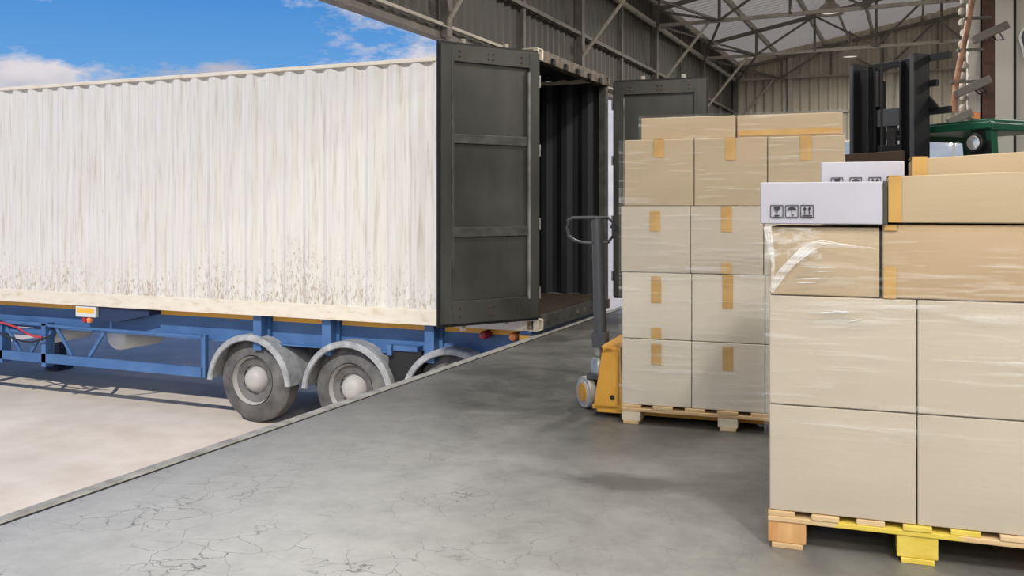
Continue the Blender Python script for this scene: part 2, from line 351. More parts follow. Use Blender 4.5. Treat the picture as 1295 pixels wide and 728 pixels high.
# ------------------------------------------------------------------ setting: dock, ground, hall
DX = -3.55                                  # dock edge
WX = -4.30                                  # side wall of the hall, out over the trailer bay
FY = 24.2                                   # far wall
RX, RW = 4.0, 12.3                          # ridge, right wall
Y0 = -8.6                                  # open end of the hall, behind the camera
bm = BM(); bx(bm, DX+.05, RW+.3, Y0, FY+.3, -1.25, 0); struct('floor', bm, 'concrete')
bm = BM(); bx(bm, DX+.012, DX+.05, Y0, FY+.3, -1.25, -.006); struct('trim_1', bm, 'joint_black', 'dark joint along the dock edge')
bm = BM(); bx(bm, DX-.06, DX+.012, Y0, FY+.3, -1.25, .002); struct('trim_2', bm, 'lip_concrete', 'pale concrete lip of the dock', bevel=.006)
bm = BM(); bx(bm, -200, 200, -150, 250, -1.45, -1.26); struct('ground', bm, 'ground_sand', 'sandy yard below the dock')

SK = .05                                     # the trusses run slightly out of square with the side wall
def fy(x, y): return y - SK*(x-WX)
def roof_z(x): return 4.86+.185*((x-WX) if x < RX else (2*RX-x-WX))
# side wall: hanging corrugated sheet, its foot just above the container
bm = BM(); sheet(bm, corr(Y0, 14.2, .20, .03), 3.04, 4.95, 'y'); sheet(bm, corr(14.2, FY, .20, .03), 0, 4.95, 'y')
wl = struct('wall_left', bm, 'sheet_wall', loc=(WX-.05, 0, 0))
bm = BM(); bx(bm, WX-.10, WX+.02, Y0, 14.2, 2.97, 3.05); struct('trim_3', bm, 'steel_dark', 'dark flat beam along the foot of the hanging side wall')
bm = BM(); angle_bar(bm, (WX+.07, Y0, 3.09), (WX+.07, 14.2, 3.09), .045); struct('trim_4', bm, 'steel_light', 'pale steel angle along the foot of the side wall')
for i, z in enumerate((3.68, 4.50)):
    bm = BM(); bar(bm, (WX+.05, Y0, z), (WX+.05, FY-.1, z), .05, .05 if i == 0 else .08)
    struct('trim_%d' % (5+i), bm, 'steel_light' if i else 'steel_dark', 'steel rail along the side wall')
# far gable wall, sheets above the window band
bm = BM()
prof = corr(WX, RW, .22, .05)
wx0, wx1, wz0, wz1 = -2.2, 1.5, 1.2, 2.92
for side in (0, .002):
    for i in range(len(prof)-1):
        (a, oa), (b, ob) = prof[i], prof[i+1]
        spans = [(0, None)]
        if a >= wx0 and b <= wx1: spans = [(0, wz0), (wz1, None)]
        for z0, z1 in spans:
            v = [bm.verts.new((a, fy(a, FY)-oa+side, z0)), bm.verts.new((b, fy(b, FY)-ob+side, z0)),
                 bm.verts.new((b, fy(b, FY)-ob+side, roof_z(b)+.13 if z1 is None else z1)), bm.verts.new((a, fy(a, FY)-oa+side, roof_z(a)+.13 if z1 is None else z1))]
            bm.faces.new(v)
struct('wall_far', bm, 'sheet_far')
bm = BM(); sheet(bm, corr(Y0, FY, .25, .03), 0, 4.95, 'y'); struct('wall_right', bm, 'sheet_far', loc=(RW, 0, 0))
# window band in the far wall
wroot = thing('window_1', 'white framed window band low in the far wall', None); wroot['kind'] = 'structure'
wroot.location = (-.35, fy(-.35, FY)-.02, 0); wroot.rotation_euler = (0, 0, -math.atan(SK))
hw = (wx1-wx0)/2
bm = BM(); bx(bm, -hw, hw, -.05, .03, wz1-.07, wz1); bx(bm, -hw, hw, -.05, .03, wz0, wz0+.07); bx(bm, -hw, hw, -.04, .02, wz1-.60, wz1-.56); bx(bm, -hw, hw, -.04, .02, wz1-1.1, wz1-1.06)
k = -hw
while k < hw+.01:
    bx(bm, k-.025, k+.025, -.045, .025, wz0, wz1); k += .74
obj('window_frame', bm, 'frame_white', wroot)
bm = BM(); bx(bm, -hw, hw, -.008, -.002, wz0, wz1); obj('pane', bm, 'window_glass', wroot)
# roof, corrugated, two slopes
bm = BM()
pr = corr(Y0, FY+.2, .22, .028)
for xa, xb in ((WX-.10, RX), (RX, RW+.25)):
    for t in (0,):
        A = [bm.verts.new((xa, s, roof_z(xa)+.10+o+t)) for s, o in pr]; B = [bm.verts.new((xb, s, roof_z(xb)+.10+o+t)) for s, o in pr]
        for i in range(len(pr)-1): bm.faces.new((A[i], A[i+1], B[i+1], B[i]))
struct('ceiling', bm, 'sheet_roof')
# purlins
pi = 7
for k, x in enumerate([WX+.1, -3.2, -2.1, -1.0, .1, 1.3, 2.6, 3.9, 5.4, 6.9, 8.4, 10, 11.6]):
    bm = BM(); bar(bm, (x, Y0, roof_z(x)+.02), (x, FY-.1, roof_z(x)+.02), .05, .12); struct('trim_%d' % pi, bm, 'steel_light', 'long steel purlin under the roof sheets'); pi += 1
# trusses with post and knee brace
def truss(Y, label):
    r = thing('roof_truss', label, 'roof truss', (WX, Y, 0), -math.atan(SK), 'steel trusses across the hall')
    zc = 4.50; L = RW-WX; rz = lambda x: 4.86+.185*min(x, 2*(RX-WX)-x)-.09
    bm = BM(); angle_bar(bm, (0, 0, zc), (L, 0, zc), .07); obj('bottom_chord', bm, 'steel_light', r)
    bm = BM(); bar(bm, (0, 0, rz(0)), (RX-WX, 0, rz(RX-WX)), .07, .07); bar(bm, (RX-WX, 0, rz(RX-WX)), (L, 0, rz(L)), .07, .07); obj('top_chord', bm, 'steel_dark', r)
    s = 1.18; n = int(L/s)
    for k in range(n+1):
        x = k*s
        if k: 
            bm = BM(); bar(bm, (x, 0, zc), (x, 0, rz(x)), .045, .045); obj('web_post', bm, 'steel_dark', r)
        if x+s <= L:
            a, b = ((x, 0, zc), (x+s, 0, rz(x+s))) if k % 2 else ((x, 0, rz(x)), (x+s, 0, zc))
            if k == 0: a, b = (x, 0, rz(0)), (x+s, 0, zc)
            bm = BM(); bar(bm, a, b, .04, .04); obj('web_diagonal', bm, 'steel_dark', r)
    bm = BM()
    z0 = 2.98 if Y < 14 else 0
    bx(bm, .0, .09, -.05, .05, z0, 4.9); obj('post', bm, 'steel_dark', r)
    bm = BM(); bx(bm, L-.1, L, -.075, .075, 0, 4.9); obj('post', bm, 'steel_dark', r)
    bm = BM(); tube(bm, [(.06, 0, 3.36 if Y > 10 else 3.12), (1.02, 0, zc)], .026, 8); obj('knee_brace', bm, 'steel_light', r)
    return r
names = {24.0: 'steel truss standing against the far wall', 20.2: 'steel roof truss one bay in front of the far wall',
         16.2: 'nearest steel roof truss whose bottom chord shows, above the lamp', 12.2: 'steel truss whose pale brace meets the wall above the container mouth',
         8.2: 'steel truss whose pale brace meets the wall above the container roof', 4.2: 'steel truss nearest the camera, mostly above the picture'}
for Y, lb in names.items():
    truss(Y-.0 if Y < 24 else FY-.12, lb)
for Y in (.2, -3.8, -7.8): truss(Y, 'steel roof truss behind the viewpoint, toward the open end')
# wall ties: short rails between posts near the eave
bm = BM()
for Y in (10.2, 14.2, 18.2, 22.2):
    bx(bm, WX, WX+.05, Y-.03, Y+.03, 3.0 if Y < 14 else 0, 4.9)
struct('trim_%d' % pi, bm, 'steel_dark', 'thin intermediate wall posts'); pi += 1
# bracing of the eave plane along the side wall
bm = BM()
for Y in (8.2, 12.2, 16.2, 20.2):
    bar(bm, (WX+.08, Y, 4.5), (WX+1.18, Y+4, 4.5), .035, .035); bar(bm, (WX+1.18, Y, 4.5), (WX+.08, Y+4, 4.5), .035, .035)
struct('trim_%d' % pi, bm, 'steel_dark', 'crossed wind braces beside the side wall'); pi += 1
bm = BM(); tube(bm, [(-1.40, Y0, 5.0), (-1.40, FY-1.5, 5.0)], .028, 8); struct('trim_%d' % pi, bm, 'steel_light', 'pale conduit carrying the lamps'); pi += 1
bm = BM()
for x in (-2.9, -.6, 1.7):
    bar(bm, (x, fy(x, FY)-.07, 3.0), (x, fy(x, FY)-.07, roof_z(x)), .12, .10)
bar(bm, (WX, fy(WX, FY)-.07, 3.62), (RW, fy(RW, FY)-.07, 3.62), .05, .06)
struct('trim_%d' % pi, bm, 'steel_light', 'posts and rail of the far wall'); pi += 1

# ------------------------------------------------------------------ high-bay lamps
def highbay(x, y, z, label, light=True):
    r = thing('high_bay_lamp', label, 'lamp', (x, y, z), 0, 'high-bay lamps under the roof')
    bm = BM(); lathe(bm, [(.05, .30), (.07, .28), (.08, .20), (.16, .15), (.225, .02), (.235, 0), (.225, .0), (.215, .02), (.15, .13), (.05, .17)], n=28); obj('lamp_shade', bm, 'lamp_shade', r, True)
    bm = BM(); tube(bm, [(0, 0, .28), (0, 0, max(.32, 5.0-z+.02 if x < 0 else roof_z(x)-z))], .012, 6); obj('rod', bm, 'steel_dark', r)
    bm = BM(); lathe(bm, [(.03, .15), (.10, .12), (.19, .045), (.15, .03), (.05, .02)], n=20); obj('diffuser', bm, 'lamp_glow', r, True)
    if light:
        ld = bpy.data.lights.new('lamp_light', 'AREA'); ld.shape = 'DISK'; ld.size = .42; ld.energy = LAMP_WATTS if y > 6 else FILL_LAMP_WATTS*(.3 if x < 0 else 1.05); ld.color = (1, .95, .86)
        lo = bpy.data.objects.new('lamp_light', ld); C.objects.link(lo); lo.parent = r; lo.location = (0, 0, -.01)
highbay(-1.43, 17.4, 4.70, 'large domed lamp hanging top right under the roof')
highbay(-1.32, 21.0, 4.45, 'small pale lamp hanging lower on the conduit near the far wall')
for y in (13.4, 9.4, 5.4, 1.4, -2.6, -6.6): highbay(-1.40, y, 4.62, 'unseen domed lamp added along the pale conduit, outside the picture')  # conduit row carried on out of view, added for its light
for y in (17.4, 11.4, 5.4, 1.4, -2.6, -6.6): highbay(5.2, y, 4.9, 'unseen domed fill lamp added over the right aisle, outside the picture')  # unseen row, added as fill light
for y in (.4, -3.6, -7.6): highbay(1.9, y, 4.9, 'unseen domed fill lamp added over the middle aisle behind the viewpoint')  # added behind the camera to light the fronts of the cartons

# ------------------------------------------------------------------ shipping container
CL, CW, CH = 12.19, 2.44, 2.90
CX, CY, CZ = -3.56, 8.89, .045
con = thing('shipping_container', 'long off-white corrugated shipping container with rust streaks, doors open at the dock', 'shipping container', (CX, CY, CZ))
# local frame: x from 0 (door end) to -CL, y from 0 (near side) to CW, z from 0
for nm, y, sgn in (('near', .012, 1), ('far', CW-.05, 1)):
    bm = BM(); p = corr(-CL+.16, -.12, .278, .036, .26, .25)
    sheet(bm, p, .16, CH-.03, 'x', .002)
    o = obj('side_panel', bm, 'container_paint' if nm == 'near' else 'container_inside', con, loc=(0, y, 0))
    if nm == 'near': tag(o, 'sunlit off-white corrugated side')
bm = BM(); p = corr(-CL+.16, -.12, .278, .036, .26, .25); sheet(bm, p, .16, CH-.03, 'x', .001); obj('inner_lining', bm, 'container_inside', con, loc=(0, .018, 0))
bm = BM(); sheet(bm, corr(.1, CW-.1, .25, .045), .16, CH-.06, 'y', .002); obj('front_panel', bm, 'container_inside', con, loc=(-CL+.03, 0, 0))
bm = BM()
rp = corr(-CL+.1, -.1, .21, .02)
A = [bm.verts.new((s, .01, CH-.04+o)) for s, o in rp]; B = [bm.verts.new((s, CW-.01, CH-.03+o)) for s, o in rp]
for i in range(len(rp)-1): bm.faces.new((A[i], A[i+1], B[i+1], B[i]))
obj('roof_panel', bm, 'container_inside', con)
bm = BM(); bx(bm, -CL+.1, -.05, .05, CW-.05, .13, .165); obj('floor_panel', bm, 'container_floor', con)
for y in (0, CW-.06):
    bm = BM(); bx(bm, -CL+.16, -.16, y, y+.06, CH-.065, CH-.02); o = obj('top_rail', bm, 'container_cream', con, bevel=.006)
    bm = BM(); bx(bm, -CL+.16, -.16, y-(.004 if y == 0 else 0), y+.05, .0, .165); bx(bm, -CL+.16, -.16, y, y+.10, .0, .012); obj('bottom_rail', bm, 'container_cream', con, bevel=.004)
def casting_bm(c):
    bm = BM(); x, y, z = c
    # open-sided corner casting: a shell with oval holes suggested by an inset dark pocket
    bx(bm, x-.089, x+.089, y-.081, y+.081, z-.059, z-.045); bx(bm, x-.089, x+.089, y-.081, y+.081, z+.045, z+.059)
    for sx in (-1, 1):
        for sy in (-1, 1):
            bx(bm, x+sx*.062-.027, x+sx*.062+.027, y+sy*.058-.023, y+sy*.058+.023, z-.045, z+.045)
    return bm
for x in (-.089, -CL+.089):
    for y in (.081, CW-.081):
        for z in (.059, CH-.059):
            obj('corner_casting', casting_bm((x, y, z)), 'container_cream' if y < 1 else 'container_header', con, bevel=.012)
for x in (-.12, -CL+.02):
    for y in (0, CW-.10):
        bm = BM(); bx(bm, x, x+.10, y, y+.10, .118, CH-.118); obj('corner_post', bm, 'door_frame_grey' if x > -1 else 'container_cream', con, bevel=.01)
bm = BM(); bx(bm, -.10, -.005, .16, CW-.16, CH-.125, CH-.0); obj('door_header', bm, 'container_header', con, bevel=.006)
for k in range(5):
    yy = .42+k*.40
    bm = BM(); prism(bm, [(yy-.045, CH-.125), (yy+.045, CH-.125), (yy+.03, CH-.06), (yy-.03, CH-.06)], -.008, .02, 'yz'); obj('cam_keeper', bm, 'joint_black', con)
bm = BM(); bx(bm, -.14, -.0, .16, CW-.16, .0, .15); obj('door_sill', bm, 'door_frame_grey', con, bevel=.006)
for k in range(9):
    yy = .3+k*.23
    bm = BM(); bx(bm, -.005, .010, yy-.022, yy+.022, .06, .10); obj('sill_cleat', bm, 'container_header', con, bevel=.004)
# doors -------------------------------------------------------------
DW, DZ0, DZ1 = 1.17, .15, 2.83
def door(hinge, ang, inner):
    """leaf in its own frame: x from the hinge, +y*inner is the inside face"""
    s = inner
    def Y(a, b): return (min(a*s, b*s), max(a*s, b*s))
    bm = BM()
    # frame: stiles and rails, recessed panel
    for x0, x1, z0, z1 in ((.03, .15, DZ0, DZ1), (DW-.12, DW, DZ0, DZ1), (.15, DW-.12, DZ1-.16, DZ1), (.15, DW-.12, DZ0, DZ0+.22)):
        bx(bm, x0, x1, *Y(-.035, .02), z0, z1)
    bx(bm, .15, DW-.12, *Y(-.020, -.012), DZ0+.22, DZ1-.16)
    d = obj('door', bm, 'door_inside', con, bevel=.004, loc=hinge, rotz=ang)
    for z in (DZ0+.88, DZ0+1.78):
        bm = BM(); bx(bm, .15, DW-.12, *Y(-.012, .012), z-.045, z+.045); obj('cross_rail', bm, 'door_frame_grey', d, bevel=.004)
    bm = BM(); bx(bm, DW-.14, DW-.118, *Y(.0, .026), DZ0+.05, DZ1-.05); obj('stile_strip', bm, 'door_frame_grey', d)
    bm = BM(); bx(bm, .145, .165, *Y(.0, .026), DZ0+.2, DZ1-.2); obj('stile_strip', bm, 'reveal_grey', d)
    bm = BM()
    for x0, x1, z0, z1 in ((0.02, DW+.02, DZ1-.01, DZ1+.025), (0.02, DW+.02, DZ0-.025, DZ0+.01), (DW-.01, DW+.022, DZ0, DZ1), (.012, .035, DZ0, DZ1)):
        bx(bm, x0, x1, *Y(-.03, .0), z0, z1)
    obj('gasket', bm, 'rubber', d)
    for x in (.38, .86, DW+.012) if False else (.38, .88):
        bm = BM(); tube(bm, [(x, -.07*s, DZ0-.06), (x, -.07*s, DZ1+.06)], .017, 10)
        for z in (DZ0-.05, DZ1+.045): bx(bm, x-.02, x+.02, *Y(-.09, -.045), z-.03, z+.03)
        for z in (DZ0+.3, DZ0+1.3, DZ0+2.3): bx(bm, x-.045, x+.045, *Y(-.088, -.035), z-.025, z+.025)
        obj('lock_rod', bm, 'steel_light', d)
    for z in (DZ0+.25, DZ0+.95, DZ0+1.7, DZ0+2.4):
        bm = BM(); bx(bm, -.01, .16, *Y(-.055, -.035), z-.035, z+.035); tube(bm, [(0, -.03*s, z-.06), (0, -.03*s, z+.06)], .018, 10); obj('hinge', bm, 'galvanised', d)
    bm = BM()
    for zz in (DZ1-.06, DZ1-.11, DZ0+.07, DZ0+.15):
        for x in (.24, .58, .63, .96): lathe(bm, [(.011, .018*s), (.011, .028*s), (.006, .031*s)], (x, 0, zz), 'y', 8)
    obj('bolt_heads', bm, 'rust', d)
    return d
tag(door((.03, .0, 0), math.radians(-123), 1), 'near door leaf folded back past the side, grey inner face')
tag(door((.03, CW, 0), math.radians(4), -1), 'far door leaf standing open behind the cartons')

# ------------------------------------------------------------------ trailer
tr = thing('semi_trailer', 'blue container trailer with yellow edge strips standing below the dock', 'trailer', (CX, CY, -1.25))
GZ = 1.25                                   # trailer-local z of dock level
zb = GZ+CZ                                  # underside of the container
for y in (.24, 1.95):
    bm = BM()
    bx(bm, -12.1, -.12, y, y+.05, zb-.34, zb-.002); bx(bm, -12.1, -.12, y-.06, y+.12, zb-.36, zb-.34)
    o = obj('main_beam', bm, 'trailer_blue', tr)
    if y < 1:
        for x0, x1 in ((-9.6, -6.45), (-5.21, -3.72), (-3.48, -2.75), (-2.51, -1.42), (-1.18, -.24)):
            bm = BM(); bx(bm, x0, x1, y-.014, y, zb-.085, zb-.028); obj('edge_strip', bm, 'reflector_yellow', tr)
for x in (-11.6, -9.9, -3.60, -2.63, -1.30):
    bm = BM(); bx(bm, x-.06, x+.06, .08, .24, zb-.42, zb-.002); bx(bm, x-.06, x+.06, .29, 1.95, zb-.3, zb-.14); bx(bm, x-.10, x+.10, .20, .245, zb-.42, zb-.004)
    obj('outrigger', bm, 'trailer_blue', tr, bevel=.005)
AX = (-1.02, -2.33, -3.70)
for ax in AX:
    for y in (.12, 1.78):
        bm = BM()
        prof = [(.18, .06), (.28, .05), (.30, .0), (.46, .03), (.50, .07), (.505, .16), (.50, .24), (.46, .28), (.30, .30), (.18, .30)]
        lathe(bm, prof+[prof[0]], (0, 0, 0), 'y', 40, False); 
        wh = obj('wheel', bm, 'tyre', tr, True, loc=(ax, y, .505))
        bm = BM(); lathe(bm, [(.29, -.004), (.28, .03), (.25, .09), (.16, .11), (.13, .02), (.08, -.02), (.03, -.025), (.004, -.025)], (0, 0, 0), 'y', 32, False)
        for k in range(10):
            a = 2*PI*k/10; lathe(bm, [(.016, .11), (.016, .075), (.008, .07)], (.19*math.cos(a), 0, .19*math.sin(a)), 'y', 8)
        obj('rim', bm, 'rim_white', wh, True)
        # fender: arched shell over the tyre with a rolled lip
        bm = BM(); R = .565; yy0, yy1 = (.02, .56) if y < 1 else (1.62, 2.2)
        rows = []
        for k in range(25):
            a = math.radians(4+172*k/24)
            row = [(R-.03, yy0+.02, 0), (R-.02, yy0, 0), (R+.03, yy0, 0), (R+.045, yy0+.02, 0), (R+.045, yy1, 0), (R+.03, yy1, 0), (R+.03, yy0+.04, 0), (R-.02, yy0+.03, 0)]
            rows.append([bm.verts.new((ax+r*math.cos(a), yv, .45+r*math.sin(a))) for r, yv, _ in row])
        for A, B in zip(rows, rows[1:]):
            for j in range(8): bm.faces.new((A[j], A[(j+1) % 8], B[(j+1) % 8], B[j]))
        bm.faces.new(rows[0]); bm.faces.new(rows[-1])
        obj('fender', bm, 'fender_plastic', tr, True)
    bm = BM(); tube(bm, [(ax, .3, .505), (ax, 2.0, .505)], .07, 14); bar(bm, (ax+.1, .55, .55), (ax+.1, .55, zb-.3), .12, .12); bar(bm, (ax+.1, 1.85, .55), (ax+.1, 1.85, zb-.3), .12, .12); obj('axle', bm, 'trailer_dark_blue', tr)
# blue brackets between the fenders
for x in (-1.66,):
    bm = BM(); bx(bm, x-.16, x+.20, .10, .60, .98, 1.04); bx(bm, x-.16, x-.10, .06, .13, .93, 1.05); obj('mudguard_bracket', bm, 'trailer_blue', tr, bevel=.006)
    bm = BM(); bx(bm, x-.17, x+.24, .12, .60, .40, .985); obj('mud_flap', bm, 'rubber', tr)
# mid-body: pocket box, lamp box
bm = BM(); prism(bm, [(-6.05, zb-.01), (-5.23, zb-.01), (-5.23, zb-.08), (-5.75, zb-.19), (-6.05, zb-.19)], .04, .235, 'xz'); obj('twistlock_box', bm, 'trailer_dark_blue', tr, bevel=.005)
bm = BM(); bx(bm, -6.43, -6.08, -.002, .05, zb-.145, zb-.01); o = obj('reflector_box', bm, 'reflector_grey', tr, bevel=.006)
bm = BM(); bx(bm, -6.40, -6.11, -.008, .0, zb-.09, zb-.03); obj('reflector', bm, 'reflector_yellow', o)
for x, m in ((-6.30, 'lamp_red'), (-6.22, 'lamp_orange')):
    bm = BM(); lathe(bm, [(.040, .02), (.040, 0), (.032, -.018), (.012, -.026)], (x, .03, zb-.185), 'y', 16); tag(obj('marker_lamp', bm, m, tr, True), 'red marker lamp' if m == 'lamp_red' else 'orange marker lamp')
# rear corner: reflector block, red and orange lamps
bm = BM(); bx(bm, -.22, -.06, .02, .22, zb-.22, zb-.03); bx(bm, -.20, -.08, .00, .2, zb-.03, zb-.005); o = obj('reflector_box', bm, 'trailer_blue', tr, bevel=.006)
bm = BM(); bx(bm, -.21, -.07, .010, .02, zb-.10, zb-.05); obj('reflector', bm, 'reflector_yellow', o)
for x, m in ((-.66, 'lamp_red'), (-.32, 'lamp_orange')):
    bm = BM(); lathe(bm, [(.045, .25), (.045, .10), (.036, .08), (.014, .07)], (x, 0, zb-.085), 'y', 16); tag(obj('marker_lamp', bm, m, tr, True), 'red rear marker lamp' if m == 'lamp_red' else 'orange rear marker lamp')
bm = BM(); bx(bm, -.12, -.04, .24, 2.2, zb-.36, zb-.004); bx(bm, -.11, -.05, .1, 2.34, .55, .67); bx(bm, -.11, -.05, .7, .8, .6, 1.0); bx(bm, -.11, -.05, 1.64, 1.74, .6, 1.0); obj('rear_crossbeam', bm, 'trailer_dark_blue', tr)
# forward gear: tanks, hoses, guard frame, landing legs
bm = BM()
tube(bm, [(-7.9, .15, .88), (-7.0, .15, .88)], .05, 10); bx(bm, -7.92, -7.86, .06, .2, .45, 1.02); bx(bm, -7.12, -7.04, .06, .2, .45, 1.02); bx(bm, -9.6, -9.52, .06, .2, .45, 1.02); bx(bm, -9.6, -7.0, .06, .12, .99, 1.03); bx(bm, -9.6, -4.4, .06, .10, .50, .62)
bar(bm, (-7.86, .1, .99), (-7.55, .1, .62), .03, .04); bar(bm, (-7.35, .1, .62), (-7.08, .1, .99), .03, .04)
bar(bm, (-6.9, .1, 1.0), (-6.6, .1, .62), .03, .04); bar(bm, (-6.3, .1, .62), (-6.0, .1, 1.0), .03, .04); bx(bm, -7.0, -4.4, .06, .10, .98, 1.01); bx(bm, -4.42, -4.36, .06, .12, .5, 1.01)
obj('side_guard', bm, 'trailer_blue', tr)
bm = BM(); pts = [(-8.6+.14*k, .04+.03*math.sin(k*1.1), .93+.09*math.sin(k*.42)) for k in range(12)]; tube(bm, pts, .014, 8); obj('air_hose', bm, 'hose_red', tr, True)
bm = BM(); pts = [(-8.4+.14*k, .02+.03*math.cos(k*.9), .86+.10*math.sin(k*.5+1)) for k in range(12)]; tube(bm, pts, .012, 8); obj('air_hose', bm, 'rubber', tr, True)
for x in (-6.1, -7.45):
    bm = BM(); lathe(bm, [(.05, -.03), (.15, .0), (.18, .05), (.18, .72), (.15, .77), (.05, .8)], (x, .35, .86), 'y', 24); o = obj('air_tank', bm, 'reflector_grey', tr, True)
for y in (.4, 1.85):
    bm = BM(); bx(bm, -9.0, -8.86, y, y+.14, .05, 1.0); bx(bm, -9.07, -8.79, y-.07, y+.21, .0, .05); obj('landing_leg', bm, 'trailer_dark_blue', tr)

# ------------------------------------------------------------------ cartons and pallets
def carton(name, w, d, h, m, bulge=.004, seed=0, tilt=0):
    """slightly bulged carton, origin at the front-left bottom corner"""
    bm = BM(); n = 6
    bmesh.ops.create_cube(bm, size=1)
    bmesh.ops.subdivide_edges(bm, edges=bm.edges[:], cuts=n, use_grid_fill=True)
    for v in bm.verts:
        x, y, z = v.co; ax, ay, az = 1-4*x*x, 1-4*y*y, 1-4*z*z
        ox = oy = oz = 0
        nz = noise.noise(Vector((x*2+seed*3.1, y*2, z*2+seed)))*.5+1
        if abs(abs(y)-.5) < 1e-4: oy = math.copysign(bulge*ax*az*nz, y)
        if abs(abs(x)-.5) < 1e-4: ox = math.copysign(bulge*.2*ay*az, x)
        if z > .499: oz = tilt*(x+.5) 
        v.co = ((x+.5)*(w-.005)+.0025+ox, (y+.5)*(d-.005)+.0025+oy, (z+.5)*(h-.004)+.001+oz*1)
    o = obj(name, bm, m, None, True, .004)
    return o
def local(O, a, u, v, z):
    return (O[0]+u*math.cos(a)-v*math.sin(a), O[1]+u*math.sin(a)+v*math.cos(a), z)
def tape(par, u0, u1, z0, z1, y=-.0055, m='packing_tape', top=None, dtop=.25):
    bm = BM(); bx(bm, u0, u1, y, y+.003, z0, z1)
    if top is not None: bx(bm, u0, u1, y, dtop, top, top+.0015)
    return obj('tape', bm, m, par)

def pallet(O, a, W, D, Hh, label, deck, foot_m, blockw, yellow=False, nboards=7):
    r = thing('wooden_pallet', label, 'pallet', (O[0], O[1], 0), a, 'wooden pallets under the carton stacks')
    bt = .020; bh = Hh-3*bt
    for i in range(3):
        u = i*(W-blockw)/2
        bm = BM(); bx(bm, u+blockw*.1, u+blockw*.92, .0, D, 0, bt)
        o = obj('bottom_board', bm, 'wood_yellow' if yellow and i == 1 else 'pine', r, bevel=.003)
        if yellow and i == 1: tag(o, 'yellow painted bottom board')
        for j in range(3):
            v = j*(D-.12)/2
            bm = BM(); bx(bm, u, u+blockw, v+.005, v+.12, bt, bt+bh)
            mm = 'wood_yellow' if yellow and i == 1 else foot_m
            o = obj('block', bm, mm, r, bevel=.004)
            if yellow and i == 1: tag(o, 'yellow painted block')
    for j in range(3):
        v = j*(D-.12)/2
        bm = BM(); bx(bm, 0, W, v, v+.12, bt+bh, 2*bt+bh); obj('stringer_board', bm, 'pine_patch' if (yellow and j == 0) else 'pine', r, bevel=.003)
    bw = W/(nboards+ (nboards-1)*.62); g = (W-nboards*bw)/(nboards-1)
    for k in range(nboards):
        u = k*(bw+g); bm = BM(); bx(bm, u, u+bw, -.004 if k % 2 else .004, D, 2*bt+bh, Hh-.0005)
        o = obj('deck_board', bm, ('wood_yellow' if yellow and k in (3, 4) else ('pine' if k % 2 else deck)), r, bevel=.003)
    return r

def film_sheet(bm, path, z0, z1, off=.008, nz=30, seed=0, amp=.004, shape=None):
    """ribbon of film along a polyline path (u,v) -> wrapped skin"""
    pts = []
    for (a, b) in zip(path, path[1:]):
        L = math.hypot(b[0]-a[0], b[1]-a[1]); n = max(2, int(L/.035))
        for k in range(n): pts.append((a[0]+(b[0]-a[0])*k/n, a[1]+(b[1]-a[1])*k/n))
    pts.append(path[-1])
    rows = []
    for j in range(nz+1):
        row = []
        for i, (u, v) in enumerate(pts):
            zz0, zz1 = (z0, z1) if shape is None else shape(u, v)
            z = zz0+(zz1-zz0)*j/nz
            nn = noise.noise(Vector((u*3+seed, v*3, z*22)))*amp+noise.noise(Vector((u*9, v*9+seed, z*6)))*amp*.6
            row.append(bm.verts.new((u, v-abs(nn) if v < .3 else v+abs(nn), z)))
        rows.append(row)
    for A, B in zip(rows, rows[1:]):
        for i in range(len(A)-1): bm.faces.new((A[i], A[i+1], B[i+1], B[i]))

# ---- pallet A (behind): 3 across, 4 high
OA = (-1.667, 5.535); aA = math.radians(3.9); WA, DA, HA = 1.275, .80, .118
pallet(OA, aA, WA, DA, HA, 'pale wooden pallet under the further carton stack, yellow pallet jack at its left', 'pine', 'pine_pale', .115)
bwA, bhA = .425, .404
rows_w = ['bottom', 'second', 'third', 'top full-size']
cols_w = ['left', 'middle', 'right']
tp = {(0, 0): (.25, .38, 0), (0, 1): (.24, .38, 0), (1, 0): (.22, .38, .07), (1, 1): (.20, .40, 0), (2, 0): (.25, .37, 0), (2, 1): (.25, .40, .07),
      (3, 0): (.29, .403, 0), (3, 1): (.27, .403, 0), (3, 2): (.26, .403, 0), (0, 2): (.26, .38, 0), (1, 2): (.26, .38, 0), (2, 2): (.26, .38, 0)}
for r in range(4):
    for c in range(3):
        sh = (.010 if r == 3 else 0)+(.006 if r == 2 else 0)*0
        o = carton('carton', bwA if not (r == 3 and c == 2) else bwA+.0, DA-.02, bhA-.0, ('cardboard_lit' if r < 2 else 'cardboard_pale') if r < 3 else 'cardboard', .004, seed=r*3+c)
        jit = [0, .002, -.003, .006][r]
        o.location = local(OA, aA, c*bwA+jit+ (0.008 if r == 3 else -.002*r), .01+jit, HA+r*bhA); o.rotation_euler = (0, 0, aA)
        tag(o, '%s carton of the %s row on the further pallet%s' % (cols_w[c], rows_w[r], ', with brown tape' if c < 2 or r == 3 else ''),
            'carton', 'cartons on the further pallet')
        z0, z1, ext = tp[(r, c)]
        tape(o, bwA*.43-.0, bwA*.43+.062, z0, min(z1+.0, bhA-.004), top=bhA-.003 if r == 3 else None, dtop=.3)
        if ext: tape(o, bwA*.43+.001, bwA*.43+.061, .004, ext)
zA = HA+4*bhA
for u0, w_, lb in ((.10, .575, 'flat shallow carton lying left on top of the further stack'), (.68, .60, 'flat shallow carton lying right on top of the further stack')):
    o = carton('flat_carton', w_, DA-.22, .138, 'cardboard', .002, seed=u0*9); o.location = local(OA, aA, u0, .10, zA+.001); o.rotation_euler = (0, 0, aA-.012)
    tag(o, lb, 'carton', 'flat cartons on top of the further stack')
    if u0 > .5: tape(o, 0.01, w_-.01, .012, .045)
